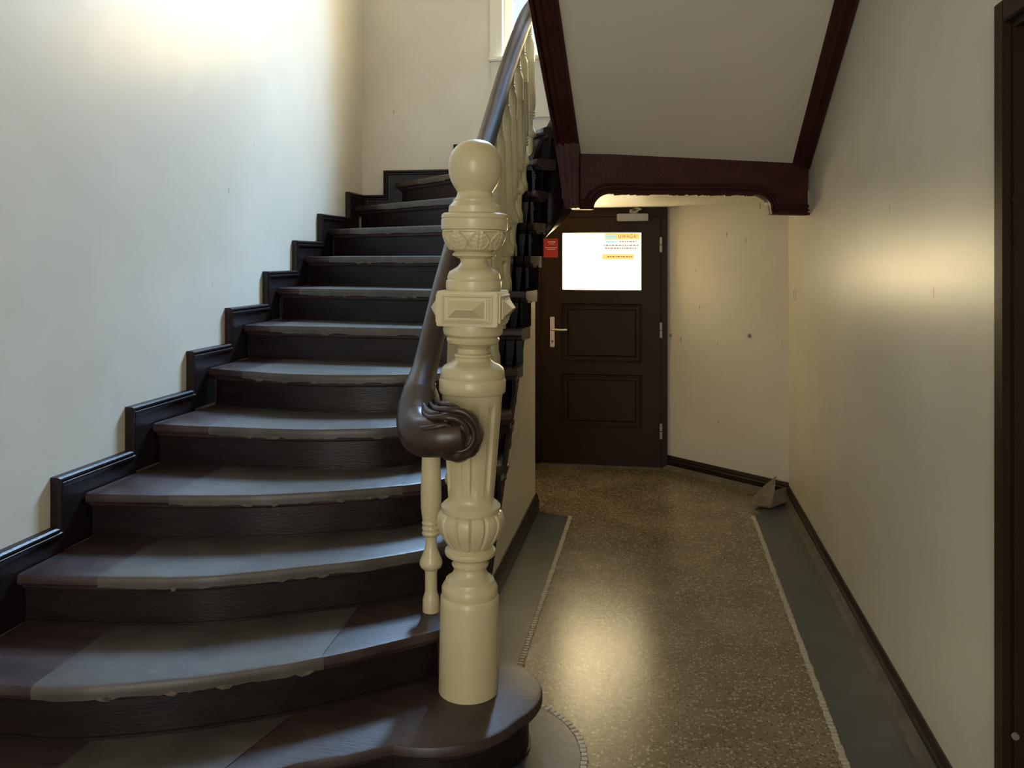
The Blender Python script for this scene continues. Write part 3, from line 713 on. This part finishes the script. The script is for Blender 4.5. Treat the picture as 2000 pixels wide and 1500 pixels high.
# red sticker
q0, q1 = on_y(1062, 503, yd0), on_y(1090, 466, yd0)
st = root('red_sticker', (q0.x, yd0, q0.z), label='small red sticker with white print left of the door pane', category='sticker')
sinv = -Vector(st.location)
o = boxes('sheet', [((q0.x, yd0 - .002, q0.z), (q1.x, yd0, q1.z))], 'red', st); o.matrix_parent_inverse.translation = sinv
wq = q1.x - q0.x; hq = q1.z - q0.z
bm = bmesh.new()
for fx0, fx1, fz, hgt in ((.30, .8, .80, .05), (.38, .72, .70, .03), (.12, .9, .50, .035), (.25, .8, .41, .03)):
    k = fx0
    while k < fx1:
        ww = random.uniform(.05, .10); box_bm(bm, (q0.x + wq * k, yd0 - .003, q0.z + hq * fz), (q0.x + wq * min(fx1, k + ww), yd0 - .0019, q0.z + hq * (fz + hgt))); k += ww + .025
o = link('print', from_bm(bm), 'white', st, kind='stuff'); o.matrix_parent_inverse.translation = sinv
# notice on the pane
n0, n1 = on_y(1176, 507, yd0 + .02), on_y(1250, 455, yd0 + .02)
yn = yd0 + .0205
no = root('paper_notice', (n0.x, yn, n0.z), label='backlit paper notice with yellow bars taped inside the door pane', category='notice')
ninv = -Vector(no.location)
def N(o): o.parent = no; o.matrix_parent_inverse.translation = ninv; return o
nw = n1.x - n0.x; nh = n1.z - n0.z
def nb(fx0, fx1, fz0, fz1, e): return ((n0.x + nw * fx0, yn - e, n0.z + nh * fz0), (n0.x + nw * fx1, yn - e + .0006, n0.z + nh * fz1))
N(boxes('sheet', [nb(0, 1, 0, 1, 0)], 'paper_w'))
N(boxes('yellow_bar', [nb(.08, 1, .76, 1, .001)], 'paper_y'))
N(boxes('yellow_bar', [nb(.0, .84, .0, .21, .001)], 'paper_y'))
N(boxes('blue_print', [nb(.10, .38, .80, .92, .002), nb(.10, .40, .64, .70, .002)], 'paper_b'))
bm = bmesh.new()
for fz, a, b in ((.52, .04, .96), (.41, .08, .90), (.66, .46, .9)):
    k = a
    while k < b:
        ww = random.uniform(.03, .08); bx = nb(k, min(b, k + ww), fz, fz + .035, .002); box_bm(bm, *bx); k += ww + .02
k = .14
while k < .78:
    ww = random.uniform(.03, .07); bx = nb(k, min(.8, k + ww), .09, .13, .002); box_bm(bm, *bx); k += ww + .018
N(link('print_lines', from_bm(bm), 'ink', kind='stuff'))
tcu = bpy.data.curves.new('uwaga', 'FONT'); tcu.body = 'UWAGA!'; tcu.size = nh * .20; tcu.extrude = .0004; tcu.space_character = 1.2
to = bpy.data.objects.new('tmp', tcu); COL.objects.link(to)
dg = bpy.context.evaluated_depsgraph_get(); me = bpy.data.meshes.new_from_object(to.evaluated_get(dg)); bpy.data.objects.remove(to)
wtx = max(v.co.x for v in me.vertices); sxx = nw * .50 / wtx
for v in me.vertices: v.co = Vector((n0.x + nw * .43 + v.co.x * sxx, yn - .0022 + v.co.z * -.5, n0.z + nh * .81 + v.co.y))
me.materials.clear(); me.materials.append(M['ink'])
N(link('heading', me, None))
# threshold
structure(boxes('trim_1', [((lx0, YD - .09, 0), (lx1, YD + .02, .010))], 'dust'), 'worn threshold below the courtyard door')

# ------------------------------------------------------------------ flat doorway on the right wall
fr = root('door_2', (WR, DY1, 0), kind='structure', label='dark brown doorway frame in the passage wall')
finv = -Vector(fr.location)
def FR(o): o.parent = fr; o.matrix_parent_inverse.translation = finv; return o
FR(boxes('architrave', [((WR - .02, DY1 - .012, 0), (WR + .0, DY1 + .045, DZ + .045)), ((WR - .02, DY0 - .045, DZ - .012), (WR, DY1 - .012, DZ + .045)), ((WR - .02, DY0 - .045, 0), (WR, DY0 + .012, DZ - .012))], 'door', bev=.003))
FR(boxes('jamb', [((WR, DY1 - .03, 0), (WR + .25, DY1, DZ)), ((WR, DY0, DZ - .03), (WR + .25, DY1 - .03, DZ)), ((WR, DY0, 0), (WR + .25, DY0 + .03, DZ - .03))], 'door'))
FR(boxes('leaf', [((WR + .17, DY0 + .03, .01), (WR + .215, DY1 - .03, DZ - .03))], 'door'))
def disc(name, x, y, z, r, seg, m):
    return FR(prism(name, [Vector((x + r * math.cos(2 * PI * k / seg), y, z + r * math.sin(2 * PI * k / seg))) for k in range(seg)], (0, .006, 0), m, bev=.0015))
p = on_y(1988, 390, DY1 - .03); disc('cover_plate', p.x, DY1 - .036, p.z, .014, 8, 'door')
p = on_y(1982, 1437, DY1 - .03); disc('screw', p.x, DY1 - .036, p.z, .007, 12, 'metal')

# ------------------------------------------------------------------ small things
p = on_x(1553, 575, WR)
sw = root('light_switch', (WR, p.y, p.z), label='small ivory light switch on the passage wall', category='switch')
boxes('plate', [((-.012, -.04, -.04), (0, .04, .04))], 'switch', sw, bev=.003)
boxes('rocker', [((-.019, -.024, -.026), (-.011, .024, .026))], 'switch', sw, bev=.003)
# two wall plugs on the splayed wall
def splay(x, y):
    # intersect the view ray with the splayed wall
    d = hall(x, y, 1.0) - Vector((0, 0, CAMH)); nn = Vector((sn.x, sn.y, 0)); k = (c0 - Vector((0, 0, CAMH))).dot(nn) / d.dot(nn); return Vector((0, 0, CAMH)) + d * k
for x, y, lab in ((1310, 655, 'small metal bolt in the splayed wall right beside the door frame'), (1464, 656, 'small metal bolt in the splayed wall near its corner')):
    p = splay(x, y); r_ = root('wall_bolt', p, label=lab, category='bolt')
    ux = sp; bm = bmesh.new()
    prism_bm(bm, [ux * (.014 * math.cos(t * PI / 8)) + Vector((0, 0, .014 * math.sin(t * PI / 8))) for t in range(16)], sn * .004); link('washer', from_bm(bm), 'grey', r_)
    bm = bmesh.new(); prism_bm(bm, [sn * .004 + ux * (.008 * math.cos(t * PI / 3)) + Vector((0, 0, .008 * math.sin(t * PI / 3))) for t in range(6)], sn * .012); link('bolt_head', from_bm(bm), 'grey', r_)
# folded dirty cardboard in the corner
p = on_z(1492, 992, 0.0)
cb = root('folded_cardboard', (p.x, p.y, 0.005), label='dirty folded piece of cardboard standing in the passage corner', category='cardboard')
cinv = -Vector(cb.location)
def plate(name, quad, t):
    q = [Vector(v) for v in quad]; nn = (q[1] - q[0]).cross(q[-1] - q[0]).normalized() * t
    bm = bmesh.new(); prism_bm(bm, q, nn); bmesh.ops.triangulate(bm, faces=[f for f in bm.faces if len(f.verts) > 4]); o = link(name, from_bm(bm), 'card', cb); o.matrix_parent_inverse.translation = cinv; return o
def cpx(x, y, Yc): return hall(x, y, Yc)
plate('front_flap', [cpx(1468, 985, 5.43), cpx(1504, 992, 5.40), cpx(1511, 972, 5.42), cpx(1516, 931, 5.50), cpx(1494, 948, 5.52), cpx(1470, 972, 5.48)], .006)
plate('side_flap', [cpx(1504, 992, 5.40), cpx(1536, 978, 5.52), cpx(1534, 952, 5.60), cpx(1511, 958, 5.47)], .006)
plate('bottom_flap', [cpx(1468, 986, 5.43), cpx(1504, 993, 5.40), cpx(1537, 980, 5.52), cpx(1500, 976, 5.62)], .004)
